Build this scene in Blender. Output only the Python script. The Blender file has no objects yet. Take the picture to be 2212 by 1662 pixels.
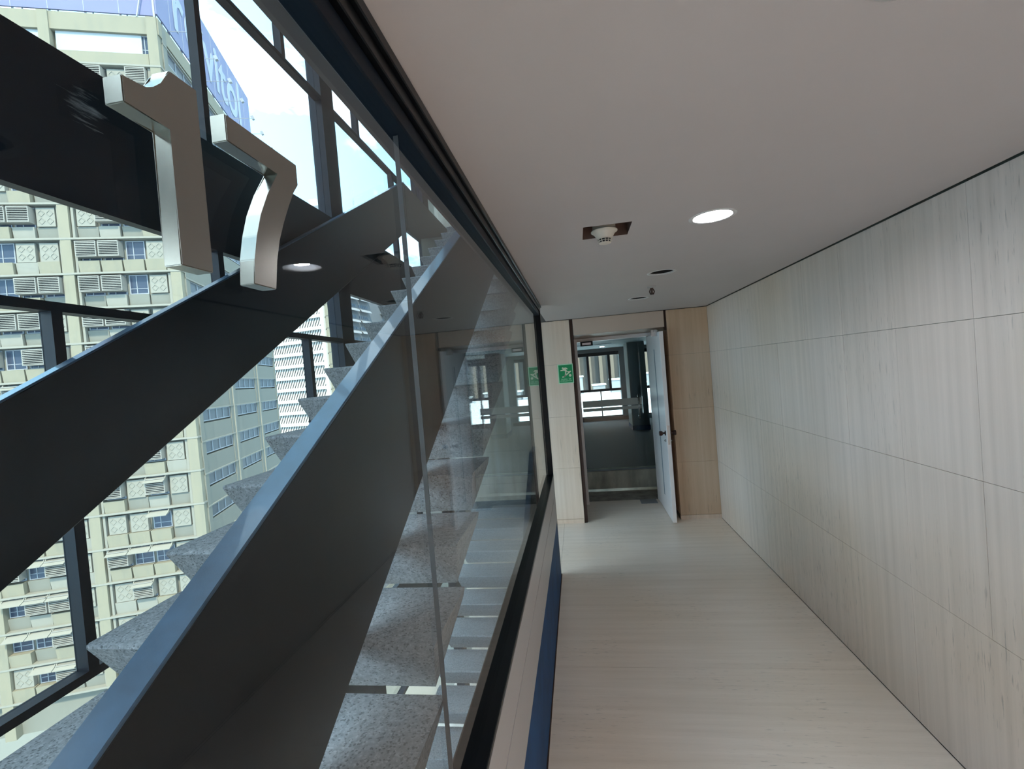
import bpy, bmesh, math, random
from mathutils import Vector, Matrix
random.seed(7)
S = bpy.context.scene
C = bpy.context.collection
H = 1.70                      # eye height: heights relative to the eye get + H
R = math.radians

# ------------------------------------------------------------------ camera
F_PX, YAW, PITCH, ROLL = 994.7, R(-8.201), R(-1.324), R(-4.758)
def cam_matrix():
    cy, sy = math.cos(YAW), math.sin(YAW); cp, sp = math.cos(PITCH), math.sin(PITCH); cr, sr = math.cos(ROLL), math.sin(ROLL)
    Ry = Matrix(((cy, 0, -sy), (0, 1, 0), (sy, 0, cy))); Rx = Matrix(((1, 0, 0), (0, cp, -sp), (0, sp, cp)))
    Rz = Matrix(((cr, -sr, 0), (sr, cr, 0), (0, 0, 1))); V = Matrix(((1, 0, 0), (0, -1, 0), (0, 0, 1)))
    return Rz @ V @ Rx @ Ry
_m = cam_matrix()
def _w(v): return Vector((v[0], v[2], v[1]))          # (right, up, forward) -> (x, y, z)
_r, _u, _f = _w(_m[0]), -_w(_m[1]), _w(_m[2])
cd = bpy.data.cameras.new('camera'); cam = bpy.data.objects.new('camera', cd); C.objects.link(cam)
cam.matrix_world = Matrix(((_r.x, _u.x, -_f.x, 0), (_r.y, _u.y, -_f.y, 0), (_r.z, _u.z, -_f.z, H), (0, 0, 0, 1)))
cd.sensor_width = 36; cd.lens = F_PX / 2212 * 36; cd.clip_start = 0.02; cd.clip_end = 2000
S.camera = cam
# ------------------------------------------------------------------ world, sun, exposure
S.view_settings.view_transform = 'Standard'; S.view_settings.look = 'None'
S.view_settings.gamma = 1; S.view_settings.use_curve_mapping = False
S.view_settings.exposure = 0.84
SKY = 9.5
SUN = 5.2
W = bpy.data.worlds.new('sky'); S.world = W; W.use_nodes = True
nt = W.node_tree; nt.nodes.clear()
def N(t, ty, **k):
    n = t.nodes.new(ty)
    for a, b in k.items():
        if a == 'inp':
            for i, v in b.items(): n.inputs[i].default_value = v
        else: setattr(n, a, b)
    return n
tc = N(nt, 'ShaderNodeTexCoord'); mp = N(nt, 'ShaderNodeMapping', inp={'Scale': (1, 1, 2.2)})
no = N(nt, 'ShaderNodeTexNoise', inp={'Scale': 2.3, 'Detail': 7, 'Roughness': .6, 'Distortion': .3})
rp = N(nt, 'ShaderNodeValToRGB'); rp.color_ramp.elements[0].position = .50; rp.color_ramp.elements[1].position = .82
rp.color_ramp.elements[0].color = (.085, .165, .235, 1); rp.color_ramp.elements[1].color = (.86, .88, .86, 1)
bg = N(nt, 'ShaderNodeBackground', inp={'Strength': SKY}); wo = N(nt, 'ShaderNodeOutputWorld')
L = nt.links.new
L(tc.outputs['Generated'], mp.inputs[0]); L(mp.outputs[0], no.inputs[0]); L(no.outputs['Fac'], rp.inputs[0]); L(rp.outputs[0], bg.inputs[0]); L(bg.outputs[0], wo.inputs[0])
sd = bpy.data.lights.new('sun', 'SUN'); sd.energy = SUN; sd.angle = R(6); sd.color = (1, .91, .73)
sun = bpy.data.objects.new('sun', sd); C.objects.link(sun)
_sp = Vector((.50 * math.cos(R(48)), -.87 * math.cos(R(48)), math.sin(R(48))))
sun.rotation_euler = (-_sp).to_track_quat('-Z', 'Y').to_euler(); sun.location = (0, -20, 60)
def portal(name, loc, rot, sx, sy):
    d = bpy.data.lights.new(name, 'AREA'); d.shape = 'RECTANGLE'; d.size = sx; d.size_y = sy; d.cycles.is_portal = True
    o = bpy.data.objects.new(name, d); o.location = loc; o.rotation_euler = rot; C.objects.link(o)
portal('window_daylight', (-2.42, 2.6, H + 0), (0, R(-90), 0), 11.5, 11.5)
portal('office_daylight', (3.0, 12.75, H - .4), (R(-90), 0, 0), 7.4, 2.0)
def ceiling_lamp(x, y, p, size=.13):          # unseen lamp added to brighten the corridor
    d = bpy.data.lights.new('added_fill_lamp', 'AREA'); d.shape = 'DISK'; d.size = size; d.energy = p; d.color = (1, .96, .93); d.spread = R(100)
    o = bpy.data.objects.new('added_fill_lamp', d); o.location = (x, y, H + .5407 + .006); C.objects.link(o)
for ly in (-.31, -1.36, -2.41, -3.46): ceiling_lamp(.555, ly, 6.5)  # fill lamps added out of view behind the viewer
try:
    S.cycles.use_denoising = True
    S.cycles.max_bounces = 14; S.cycles.transparent_max_bounces = 24; S.cycles.glossy_bounces = 6; S.cycles.diffuse_bounces = 6
    S.cycles.sample_clamp_indirect = 6
except Exception: pass

# ------------------------------------------------------------------ materials
def mat(name):
    m = bpy.data.materials.new(name); m.use_nodes = True; t = m.node_tree; t.nodes.clear()
    return m, t, N(t, 'ShaderNodeOutputMaterial')
def plain(name, col, rough=.5, metal=0., var=0., scale=8, bump=0., spec=.5, stretch=(1, 1, 1), coat=0.):
    m, t, o = mat(name); b = N(t, 'ShaderNodeBsdfPrincipled')
    b.inputs['Roughness'].default_value = rough; b.inputs['Metallic'].default_value = metal
    b.inputs['Specular IOR Level'].default_value = spec; b.inputs['Coat Weight'].default_value = coat
    b.inputs['Base Color'].default_value = (*col, 1)
    if var or bump:
        g = N(t, 'ShaderNodeNewGeometry'); mp = N(t, 'ShaderNodeMapping', inp={'Scale': stretch})
        n = N(t, 'ShaderNodeTexNoise', inp={'Scale': scale, 'Detail': 5, 'Roughness': .6})
        t.links.new(g.outputs['Position'], mp.inputs[0]); t.links.new(mp.outputs[0], n.inputs[0])
        if var:
            r = N(t, 'ShaderNodeValToRGB'); e = r.color_ramp.elements
            e[0].position = .3; e[1].position = .7
            e[0].color = (*[c * (1 - var) for c in col], 1); e[1].color = (*[min(1, c * (1 + var)) for c in col], 1)
            t.links.new(n.outputs['Fac'], r.inputs[0]); t.links.new(r.outputs[0], b.inputs['Base Color'])
        if bump:
            bp = N(t, 'ShaderNodeBump', inp={'Strength': bump, 'Distance': .01})
            t.links.new(n.outputs['Fac'], bp.inputs['Height']); t.links.new(bp.outputs[0], b.inputs['Normal'])
    t.links.new(b.outputs[0], o.inputs[0]); return m
def travertine(name, base, dark, warm, s1, s2, rough=.45, pit=.5):
    # s1: stretched vein scale, s2: stretched pit scale (per axis)
    m, t, o = mat(name); b = N(t, 'ShaderNodeBsdfPrincipled', inp={'Roughness': rough})
    g = N(t, 'ShaderNodeNewGeometry'); oi = N(t, 'ShaderNodeObjectInfo')
    m1 = N(t, 'ShaderNodeMapping', inp={'Scale': s1}); n1 = N(t, 'ShaderNodeTexNoise', inp={'Scale': 1, 'Detail': 6, 'Roughness': .62})
    m2 = N(t, 'ShaderNodeMapping', inp={'Scale': s2}); n2 = N(t, 'ShaderNodeTexNoise', inp={'Scale': 1, 'Detail': 3, 'Roughness': .55})
    n3 = N(t, 'ShaderNodeTexNoise', inp={'Scale': .9, 'Detail': 2})
    for mm, nn in ((m1, n1), (m2, n2)):
        t.links.new(g.outputs['Position'], mm.inputs[0]); t.links.new(mm.outputs[0], nn.inputs[0])
    t.links.new(g.outputs['Position'], n3.inputs[0])
    r1 = N(t, 'ShaderNodeValToRGB'); r1.color_ramp.elements[0].position = .3; r1.color_ramp.elements[1].position = .68
    r1.color_ramp.elements[0].color = (*dark, 1); r1.color_ramp.elements[1].color = (*base, 1)
    r3 = N(t, 'ShaderNodeValToRGB'); r3.color_ramp.elements[0].position = .35; r3.color_ramp.elements[1].position = .7
    r3.color_ramp.elements[0].color = (1, 1, 1, 1); r3.color_ramp.elements[1].color = (*warm, 1)
    r2 = N(t, 'ShaderNodeValToRGB'); r2.color_ramp.elements[0].position = .60; r2.color_ramp.elements[1].position = .72
    r2.color_ramp.elements[0].color = (1, 1, 1, 1); r2.color_ramp.elements[1].color = (1 - pit, 1 - pit, 1 - pit, 1)
    # clusters of pits only in some places
    n4 = N(t, 'ShaderNodeTexNoise', inp={'Scale': 1.7, 'Detail': 1}); t.links.new(g.outputs['Position'], n4.inputs[0])
    r4 = N(t, 'ShaderNodeValToRGB'); r4.color_ramp.elements[0].position = .45; r4.color_ramp.elements[1].position = .62
    x1 = N(t, 'ShaderNodeMix', data_type='RGBA', blend_type='MULTIPLY', inp={'Factor': 1.0}); x2 = N(t, 'ShaderNodeMix', data_type='RGBA', blend_type='MULTIPLY', inp={'Factor': 1.0})
    t.links.new(n1.outputs['Fac'], r1.inputs[0]); t.links.new(n3.outputs['Fac'], r3.inputs[0]); t.links.new(n2.outputs['Fac'], r2.inputs[0]); t.links.new(n4.outputs['Fac'], r4.inputs[0])
    t.links.new(r1.outputs[0], x1.inputs['A']); t.links.new(r3.outputs[0], x1.inputs['B'])
    t.links.new(x1.outputs['Result'], x2.inputs['A']); t.links.new(r2.outputs[0], x2.inputs['B']); t.links.new(r4.outputs[0], x2.inputs['Factor'])
    t.links.new(x2.outputs['Result'], b.inputs['Base Color'])
    bp = N(t, 'ShaderNodeBump', inp={'Strength': .12, 'Distance': .004}); t.links.new(n2.outputs['Fac'], bp.inputs['Height']); t.links.new(bp.outputs[0], b.inputs['Normal'])
    t.links.new(b.outputs[0], o.inputs[0]); return m
def granite(name, base, dark, light):
    m, t, o = mat(name); b = N(t, 'ShaderNodeBsdfPrincipled', inp={'Roughness': .7})
    g = N(t, 'ShaderNodeNewGeometry'); v = N(t, 'ShaderNodeTexVoronoi', inp={'Scale': 210, 'Randomness': 1}); n = N(t, 'ShaderNodeTexNoise', inp={'Scale': 60, 'Detail': 4})
    t.links.new(g.outputs['Position'], v.inputs[0]); t.links.new(g.outputs['Position'], n.inputs[0])
    sep = N(t, 'ShaderNodeSeparateColor'); t.links.new(v.outputs['Color'], sep.inputs[0])
    r = N(t, 'ShaderNodeValToRGB'); e = r.color_ramp.elements
    e[0].position = .0; e[0].color = (*dark, 1); e[1].position = .19; e[1].color = (*base, 1)
    k = e.new(.09); k.color = (*dark, 1); k = e.new(.75); k.color = (*base, 1); k = e.new(.95); k.color = (*light, 1)
    t.links.new(sep.outputs[0], r.inputs[0])
    mx = N(t, 'ShaderNodeMix', data_type='RGBA', blend_type='OVERLAY', inp={'Factor': .55}); t.links.new(r.outputs[0], mx.inputs['A']); t.links.new(n.outputs['Fac'], mx.inputs['B'])
    t.links.new(mx.outputs['Result'], b.inputs['Base Color'])
    bp = N(t, 'ShaderNodeBump', inp={'Strength': .35, 'Distance': .003}); t.links.new(n.outputs['Fac'], bp.inputs['Height']); t.links.new(bp.outputs[0], b.inputs['Normal'])
    t.links.new(b.outputs[0], o.inputs[0]); return m
def stained(name, col, stain=(.30, .30, .26), amount=.6):
    m, t, o = mat(name); b = N(t, 'ShaderNodeBsdfPrincipled', inp={'Roughness': .85})
    g = N(t, 'ShaderNodeNewGeometry'); mp = N(t, 'ShaderNodeMapping', inp={'Scale': (1.6, 1.6, .28)})
    n = N(t, 'ShaderNodeTexNoise', inp={'Scale': 1.3, 'Detail': 6, 'Roughness': .62})
    r = N(t, 'ShaderNodeValToRGB'); r.color_ramp.elements[0].position = .48; r.color_ramp.elements[1].position = .78
    r.color_ramp.elements[0].color = (*col, 1); r.color_ramp.elements[1].color = (*[c * (1 - amount) + s * amount for c, s in zip(col, stain)], 1)
    t.links.new(g.outputs['Position'], mp.inputs[0]); t.links.new(mp.outputs[0], n.inputs[0]); t.links.new(n.outputs['Fac'], r.inputs[0])
    t.links.new(r.outputs[0], b.inputs['Base Color']); t.links.new(b.outputs[0], o.inputs[0]); return m
def glass(name, tint, f0=.02):
    m, t, o = mat(name); tr = N(t, 'ShaderNodeBsdfTransparent', inp={'Color': (*tint, 1)}); gl = N(t, 'ShaderNodeBsdfGlossy', inp={'Roughness': 0.0})
    lw = N(t, 'ShaderNodeLayerWeight', inp={'Blend': .5}); p = N(t, 'ShaderNodeMath', operation='POWER', inp={1: 5.0}); ma = N(t, 'ShaderNodeMath', operation='MULTIPLY_ADD', inp={1: 1 - f0, 2: f0})
    mx = N(t, 'ShaderNodeMixShader')
    t.links.new(lw.outputs['Facing'], p.inputs[0]); t.links.new(p.outputs[0], ma.inputs[0]); t.links.new(ma.outputs[0], mx.inputs[0])
    t.links.new(tr.outputs[0], mx.inputs[1]); t.links.new(gl.outputs[0], mx.inputs[2]); t.links.new(mx.outputs[0], o.inputs[0]); return m
def emit(name, col, s):
    m, t, o = mat(name); e = N(t, 'ShaderNodeEmission', inp={'Color': (*col, 1), 'Strength': s}); t.links.new(e.outputs[0], o.inputs[0]); return m

M = {}
M['wall'] = travertine('travertine_wall', (.79, .675, .605), (.665, .565, .50), (.94, .89, .80), (5, 24, .45), (70, 120, 11), pit=.38)
M['pier'] = travertine('travertine_pier', (.82, .68, .58), (.71, .56, .45), (.96, .88, .78), (20, 14, .4), (60, 60, 5), pit=.4)
M['pier_tan'] = travertine('travertine_tan', (.66, .50, .375), (.56, .40, .275), (.95, .86, .76), (20, 14, .4), (60, 60, 5), pit=.4)
M['floor'] = travertine('travertine_floor', (.89, .795, .715), (.785, .69, .605), (.95, .90, .83), (.9, 22, 5), (16, 110, 40), rough=.34, pit=.4)
M['endwall'] = travertine('travertine_stairwell', (.66, .60, .53), (.52, .45, .37), (.93, .88, .8), (8, 8, .35), (60, 60, 5))
M['ceiling'] = plain('ceiling_paint', (.53, .49, .49), .7, var=.02, scale=2)
M['dark_paint'] = plain('dark_frame_paint', (.003, .008, .017), .45, spec=.18)
M['black'] = plain('black_metal', (.003, .004, .006), .3, spec=.25)
M['navy'] = plain('navy_steel', (.008, .058, .165), .55, spec=.12, var=.25, scale=5)
M['stair_paint'] = plain('stair_guard_paint', (.005, .007, .011), .3, spec=.25, var=.15, scale=4)
M['cap'] = plain('painted_sky_sheen', (.038, .088, .155), .28, var=.3, scale=9, spec=.5, coat=.35)  # sky reflection on the guard tops, put into a lighter blue base colour
M['soffit'] = plain('soffit_grey', (.075, .075, .08), .7)
M['greypanel'] = plain('grey_laminate', (.43, .41, .41), .35)
M['steel'] = plain('brushed_steel', (.345, .33, .295), .24, metal=1., var=.02, scale=30)
M['chrome'] = plain('chrome', (.6, .6, .62), .15, metal=1.)
M['white_door'] = plain('white_door_paint', (.84, .76, .735), .35)
M['beige_panel'] = plain('beige_header_paint', (.56, .43, .345), .5)
M['brown_gap'] = plain('dark_brown_gap', (.05, .022, .014), .7)
M['knob'] = plain('oxblood_knob', (.035, .012, .012), .35)
M['granite'] = granite('granite_tread', (.45, .46, .48), (.22, .23, .24), (.60, .61, .63))
M['detector'] = plain('detector_plastic', (.66, .60, .52), .5)
M['detector_old'] = plain('detector_base_plastic', (.30, .25, .20), .6)
M['recess'] = plain('recess_brown', (.13, .075, .06), .8)
M['ring'] = plain('downlight_trim', (.70, .69, .69), .4)
M['bronze'] = plain('sprinkler_bronze', (.10, .06, .05), .4, metal=.5)
M['can'] = plain('downlight_can', (.012, .010, .010), .6)
M['can_white'] = plain('downlight_reflector', (.70, .74, .78), .25)
M['bulb'] = emit('bulb_light', (.97, .97, 1.0), 190)
M['bulb_dim'] = emit('dim_bulb_light', (.95, .97, 1.0), 20)
M['sign_green'] = plain('sign_green', (.0, .27, .085), .4)
M['sign_pale'] = plain('sign_pale_green', (.46, .78, .50), .5)  # pale green of the border and lettering
M['sign_cream'] = plain('sign_cream', (.74, .74, .52), .5)
M['concrete_step'] = plain('mossy_concrete', (.43, .43, .37), .85, var=.45, scale=5, stretch=(1, 1, .4))
M['concrete_dark'] = plain('dark_concrete', (.33, .31, .275), .85, var=.4, scale=6)
M['office_floor'] = plain('office_grey_floor', (.055, .058, .068), .55, var=.15, scale=1.5)
M['office_wall'] = plain('office_grey_paint', (.22, .255, .28), .5)
M['office_pale'] = plain('office_pale_paint', (.36, .42, .42), .55)
M['office_ceil'] = plain('office_ceiling', (.36, .41, .42), .7)
M['office_tile'] = plain('office_ceiling_tile', (.22, .27, .29), .6)
M['frost'] = plain('frosted_film', (.62, .68, .66), .6)
M['glass'] = glass('clear_partition_glass', (.965, .975, .972))
M['wglass'] = glass('window_glass', (.895, .92, .915))
M['dglass'] = glass('door_glass', (.93, .97, .96))
M['silicone'] = plain('grey_silicone', (.06, .06, .065), .5)
M['conc'] = stained('cream_concrete', (.212, .192, .138), stain=(.15,.15,.12))
M['conc2'] = stained('grey_concrete', (.165, .162, .135), stain=(.13,.13,.11), amount=.4)
M['conc3'] = stained('pale_concrete', (.222, .212, .176), stain=(.16,.16,.14), amount=.3)
M['bwin'] = plain('building_glass', (.035, .045, .07), .2)
M['bwin2'] = plain('building_blue_grey_pane', (.07, .075, .082), .45, spec=.3)
M['bframe'] = plain('building_white_frame', (.26, .27, .29), .5)
M['louvre'] = plain('louvre_cream', (.235, .22, .19), .6)
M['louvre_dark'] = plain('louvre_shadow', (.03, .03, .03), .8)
M['sheet'] = plain('white_sheet', (.34, .36, .36), .4)
M['bill'] = plain('billboard_lavender', (.135, .14, .245), .6, var=.05, scale=.3)
M['bill_txt'] = plain('billboard_lettering', (.29, .31, .36), .6)
M['metal_grey'] = plain('grey_galvanised', (.30, .31, .33), .5, metal=.3)
M['white_bld'] = plain('white_render', (.60, .60, .57), .8, var=.06, scale=.2)
M['cream_bld'] = plain('cream_render', (.28, .265, .20), .8)
M['lattice'] = plain('lattice_dark_slat', (.035, .037, .042), .8)  # dark colour of the diagonal bars
M['grey_bld'] = plain('pale_grey_render', (.20, .21, .225), .8)
M['canopy_wall'] = plain('canopy_block_render', (.115, .12, .125), .8)
M['canopy'] = plain('canopy_white', (.26, .265, .27), .7)
M['brown_bld'] = plain('brown_curtain_wall', (.045, .037, .031), .5, var=.2, scale=.4)
M['fin'] = plain('tan_fin', (.13, .095, .07), .7)
M['roof'] = plain('white_roof_membrane', (.85, .86, .88), .7)
M['leaf'] = plain('tree_leaf', (.12, .18, .08), .8, var=.4, scale=3)
M['trunk'] = plain('tree_bark', (.12, .08, .05), .9)

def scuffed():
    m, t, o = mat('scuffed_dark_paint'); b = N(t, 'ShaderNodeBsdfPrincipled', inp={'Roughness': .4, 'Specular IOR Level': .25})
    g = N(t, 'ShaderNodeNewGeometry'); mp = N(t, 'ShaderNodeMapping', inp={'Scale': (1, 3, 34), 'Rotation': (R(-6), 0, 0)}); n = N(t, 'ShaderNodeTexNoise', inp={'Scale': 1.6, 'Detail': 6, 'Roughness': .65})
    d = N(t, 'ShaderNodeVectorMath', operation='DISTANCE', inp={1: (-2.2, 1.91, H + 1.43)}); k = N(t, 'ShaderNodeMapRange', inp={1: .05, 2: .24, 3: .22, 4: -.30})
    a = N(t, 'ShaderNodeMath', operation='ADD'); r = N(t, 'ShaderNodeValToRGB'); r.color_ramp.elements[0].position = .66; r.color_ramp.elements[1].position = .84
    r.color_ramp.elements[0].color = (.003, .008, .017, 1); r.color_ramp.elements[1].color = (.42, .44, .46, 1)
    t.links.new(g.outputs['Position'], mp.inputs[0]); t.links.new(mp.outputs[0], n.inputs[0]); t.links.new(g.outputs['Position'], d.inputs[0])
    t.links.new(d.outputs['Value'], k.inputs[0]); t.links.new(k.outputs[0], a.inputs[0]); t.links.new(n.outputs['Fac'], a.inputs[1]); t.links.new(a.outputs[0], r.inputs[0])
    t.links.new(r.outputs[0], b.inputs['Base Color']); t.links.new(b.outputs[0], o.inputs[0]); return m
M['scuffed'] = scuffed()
# ------------------------------------------------------------------ helpers
class MB:
    def __init__(s): s.bm = bmesh.new()
    def hexa(s, p):          # 8 points: bottom loop 4, top loop 4
        v = [s.bm.verts.new(q) for q in p]
        for f in ((3, 2, 1, 0), (4, 5, 6, 7), (0, 1, 5, 4), (1, 2, 6, 5), (2, 3, 7, 6), (3, 0, 4, 7)): s.bm.faces.new([v[i] for i in f])
        return s
    def box(s, x0, x1, y0, y1, z0, z1):
        return s.hexa([(x0, y0, z0), (x1, y0, z0), (x1, y1, z0), (x0, y1, z0), (x0, y0, z1), (x1, y0, z1), (x1, y1, z1), (x0, y1, z1)])
    def prism(s, pts, vec):  # planar polygon extruded along vec
        a = [s.bm.verts.new(p) for p in pts]; b = [s.bm.verts.new(Vector(p) + Vector(vec)) for p in pts]
        s.bm.faces.new(a[::-1]); s.bm.faces.new(b); n = len(pts)
        for i in range(n): s.bm.faces.new((a[i], a[(i + 1) % n], b[(i + 1) % n], b[i]))
        return s
    def tube(s, a, b, r, n=8, r2=None):
        a, b = Vector(a), Vector(b); d = (b - a).normalized(); u = d.orthogonal().normalized(); w = d.cross(u); r2 = r if r2 is None else r2
        A = [s.bm.verts.new(a + (u * math.cos(t) + w * math.sin(t)) * r) for t in [2 * math.pi * i / n for i in range(n)]]
        B = [s.bm.verts.new(b + (u * math.cos(t) + w * math.sin(t)) * r2) for t in [2 * math.pi * i / n for i in range(n)]]
        s.bm.faces.new(A[::-1]); s.bm.faces.new(B)
        for i in range(n): s.bm.faces.new((A[i], A[(i + 1) % n], B[(i + 1) % n], B[i]))
        return s
    def lathe(s, c, prof, n=32, cap=True):   # prof: (radius, z)
        rings = []
        for r, z in prof: rings.append([s.bm.verts.new((c[0] + r * math.cos(2 * math.pi * i / n), c[1] + r * math.sin(2 * math.pi * i / n), c[2] + z)) for i in range(n)])
        for a, b in zip(rings, rings[1:]):
            for i in range(n): s.bm.faces.new((a[i], a[(i + 1) % n], b[(i + 1) % n], b[i]))
        if cap: s.bm.faces.new(rings[0][::-1]); s.bm.faces.new(rings[-1])
        return s
    def bevel(s, w, seg=1):
        bmesh.ops.bevel(s.bm, geom=[e for e in s.bm.edges], offset=w, segments=seg, affect='EDGES', profile=.5); return s
    def build(s, name, m, parent=None, smooth=False, loc=None):
        bmesh.ops.recalc_face_normals(s.bm, faces=s.bm.faces)
        me = bpy.data.meshes.new(name); s.bm.to_mesh(me); s.bm.free(); me.materials.append(m)
        if smooth:
            for p in me.polygons: p.use_smooth = True
        o = bpy.data.objects.new(name, me); C.objects.link(o); o.parent = parent
        if loc is not None: o.location = loc
        return o
def box(name, m, x0, x1, y0, y1, z0, z1, parent=None, bev=0):
    b = MB().box(x0, x1, y0, y1, z0, z1)
    if bev: b.bevel(bev)
    return b.build(name, m, parent)
def empty(name, loc=(0, 0, 0), rz=0):
    o = bpy.data.objects.new(name, None); o.location = loc; o.rotation_euler = (0, 0, rz); o.empty_display_size = .1; C.objects.link(o); return o
def tag(o, label=None, cat=None, group=None, kind=None):
    if label: o['label'] = label
    if cat: o['category'] = cat
    if group: o['group'] = group
    if kind: o['kind'] = kind
    return o
def struct(o, label, cat): return tag(o, label, cat, kind='structure')
def inst(src, parent, loc, rz=0, name=None):
    o = src.copy(); C.objects.link(o); o.parent = parent; o.location = loc; o.rotation_euler = (0, 0, rz)
    for ch in src.children:
        c = ch.copy(); C.objects.link(c); c.parent = o
    return o
def text(name, body, size, m, parent, mat4, depth=.002, sx=1.0, spacing=1.0, bold=0.0):
    cu = bpy.data.curves.new(name, 'FONT'); cu.body = body; cu.size = size; cu.align_x = 'CENTER'; cu.align_y = 'CENTER'; cu.extrude = depth / 2; cu.space_character = spacing; cu.offset = bold
    t = bpy.data.objects.new(name + '_tmp', cu); C.objects.link(t)
    dg = bpy.context.evaluated_depsgraph_get(); me = bpy.data.meshes.new_from_object(t.evaluated_get(dg)); bpy.data.objects.remove(t)
    me.transform(mat4 @ Matrix.Diagonal((sx, 1, 1, 1))); me.materials.clear(); me.materials.append(m); me.name = name
    o = bpy.data.objects.new(name, me); C.objects.link(o); o.parent = parent; return o

XR, YB, ZC = 1.382, 5.07, H + .5407         # right wall, back wall, ceiling
GX = -.292                                   # corridor face of the glass
# ================================================================== ROOM SHELL
# ---- floor: a slab body, travertine slabs and the edge strip
fl = MB().box(-.40, 1.60, -4.2, 5.9, -.5, -.022).build('floor', M['conc2'])
struct(fl, 'pale travertine corridor floor running from the camera to the white door', 'floor')
ys = [-4.2, -2.6, -1.2, .2, 1.4, 2.6, 3.82, YB]
for a, b in zip(ys, ys[1:]):
    box('floor_slab', M['floor'], -.2725, XR, a + .0006, b - .0006, -.03, 0, fl)
box('floor_slab', M['floor'], -.02, .965, YB + .0006, 5.872, -.03, 0, fl)
box('edge_strip', M['floor'], -.40, -.2740, 3.80, YB, -.03, 0, fl)
box('metal_patch', M['metal_grey'], .64, .835, 5.69, 5.868, -.001, .003, fl)
# ---- right wall
wr = MB().box(XR + .022, XR + .25, -4.2, 5.4, -.5, H + .75).build('wall_right', M['conc2'])
struct(wr, 'right corridor wall clad in tall grey-beige travertine panels', 'wall')
zs = [0.004, H - 1.086, H - .517, H + .058, ZC - .006]
yj = [1.83 + .401 * i for i in range(-15, 9)]
yj[-1] = YB - .001
for a, b in zip(yj, yj[1:]):
    if b > YB: b = YB
    for c, d in zip(zs, zs[1:]):
        off = random.uniform(0, .0012)
        box('stone_panel', M['wall'], XR + off, XR + .03, a + .0006, b - .0006, c + .0008, d - .0008, wr)
# ---- back wall: two piers with panels and skirting
wb = MB().box(-.43, -.045, YB + .022, 6.35, -.5, H + .75).box(.972, 1.60, YB + .022, 6.35, -.5, H + .75).build('wall_back', M['conc2'])
struct(wb, 'end wall of the corridor with two travertine piers either side of the doorway', 'wall')
for c, d in zip([.046] + zs[1:], zs[1:]):
    box('stone_panel', M['pier'], -.42, -.052, YB, YB + .03, c + .0008, d - .0008, wb)
    box('stone_panel', M['pier_tan'], .970, XR, YB, YB + .03, c + .0008, d - .0008, wb)
    box('stone_panel', M['pier'], -.075, -.045, YB + .031, 5.76, c + .0008, d - .0008, wb)
    box('stone_panel', M['pier_tan'], .969, .99, YB + .031, 6.35, c + .0008, d - .0008, wb)
bb = empty('baseboard_back', (0, YB, 0)); struct(bb, 'low travertine skirting at the foot of the end wall piers', 'skirting')
for x0, x1 in ((-.42, -.053), (.968, XR)):
    box('skirting_stone', M['pier'], x0, x1, -.004, .03, 0, .044, bb)
# ---- ceiling sheet with round and square openings
lights = [(.555, -3.46), (.555, -2.41), (.555, -1.36), (.555, -.31), (.545, .742), (.560, 1.885), (.553, 2.927), (.550, 3.978)]
SD = (.065, .2505, 1.821, 1.993)
def ceiling():
    bm = bmesh.new()
    def loop(pts):
        v = [bm.verts.new((x, y, ZC)) for x, y in pts]
        for i in range(len(v)): bm.edges.new((v[i], v[(i + 1) % len(v)]))
    loop([(-.30, -4.2), (XR - .006, -4.2), (XR - .006, YB - .001), (-.30, YB - .001)])
    for x, y in lights: loop([(x + .072 * math.cos(2 * math.pi * i / 32), y + .072 * math.sin(2 * math.pi * i / 32)) for i in range(32)])
    loop([(SD[0], SD[2]), (SD[1], SD[2]), (SD[1], SD[3]), (SD[0], SD[3])])
    bmesh.ops.triangle_fill(bm, use_beauty=True, edges=bm.edges[:])
    for f in bm.faces:
        f.normal_update()
        if f.normal.z > 0: f.normal_flip()
    me = bpy.data.meshes.new('ceiling'); bm.to_mesh(me); bm.free(); me.materials.append(M['ceiling'])
    o = bpy.data.objects.new('ceiling', me); C.objects.link(o); return o
ce = struct(ceiling(), 'smooth grey-white painted corridor ceiling', 'ceiling')
# recess box of the square cut-out
rb = MB(); x0, x1, y0, y1 = SD; z0, z1 = ZC, ZC + .075; t = .006
rb.box(x0 - t, x0, y0 - t, y1 + t, z0 + .001, z1).box(x1, x1 + t, y0 - t, y1 + t, z0 + .001, z1).box(x0, x1, y0 - t, y0, z0 + .001, z1).box(x0, x1, y1, y1 + t, z0 + .001, z1).box(x0 - t, x1 + t, y0 - t, y1 + t, z1, z1 + t)
rb.build('cutout_box', M['recess'], ce)
sl = MB().box(-.40, -.303, -4.2, 6.35, ZC, H + 2.0).box(-.303, 1.60, -4.2, 6.35, H + .75, H + 2.0).build('trim_1', M['soffit'])
struct(sl, 'edge and soffit of the floor slab above, beyond the glass', 'slab')
we = MB().box(-2.6, 1.60, -4.45, -4.2, -6, H + 6.2).build('wall_rear', M['ceiling']); struct(we, 'plain wall closing the corridor and stairwell behind the viewer', 'wall')

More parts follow.
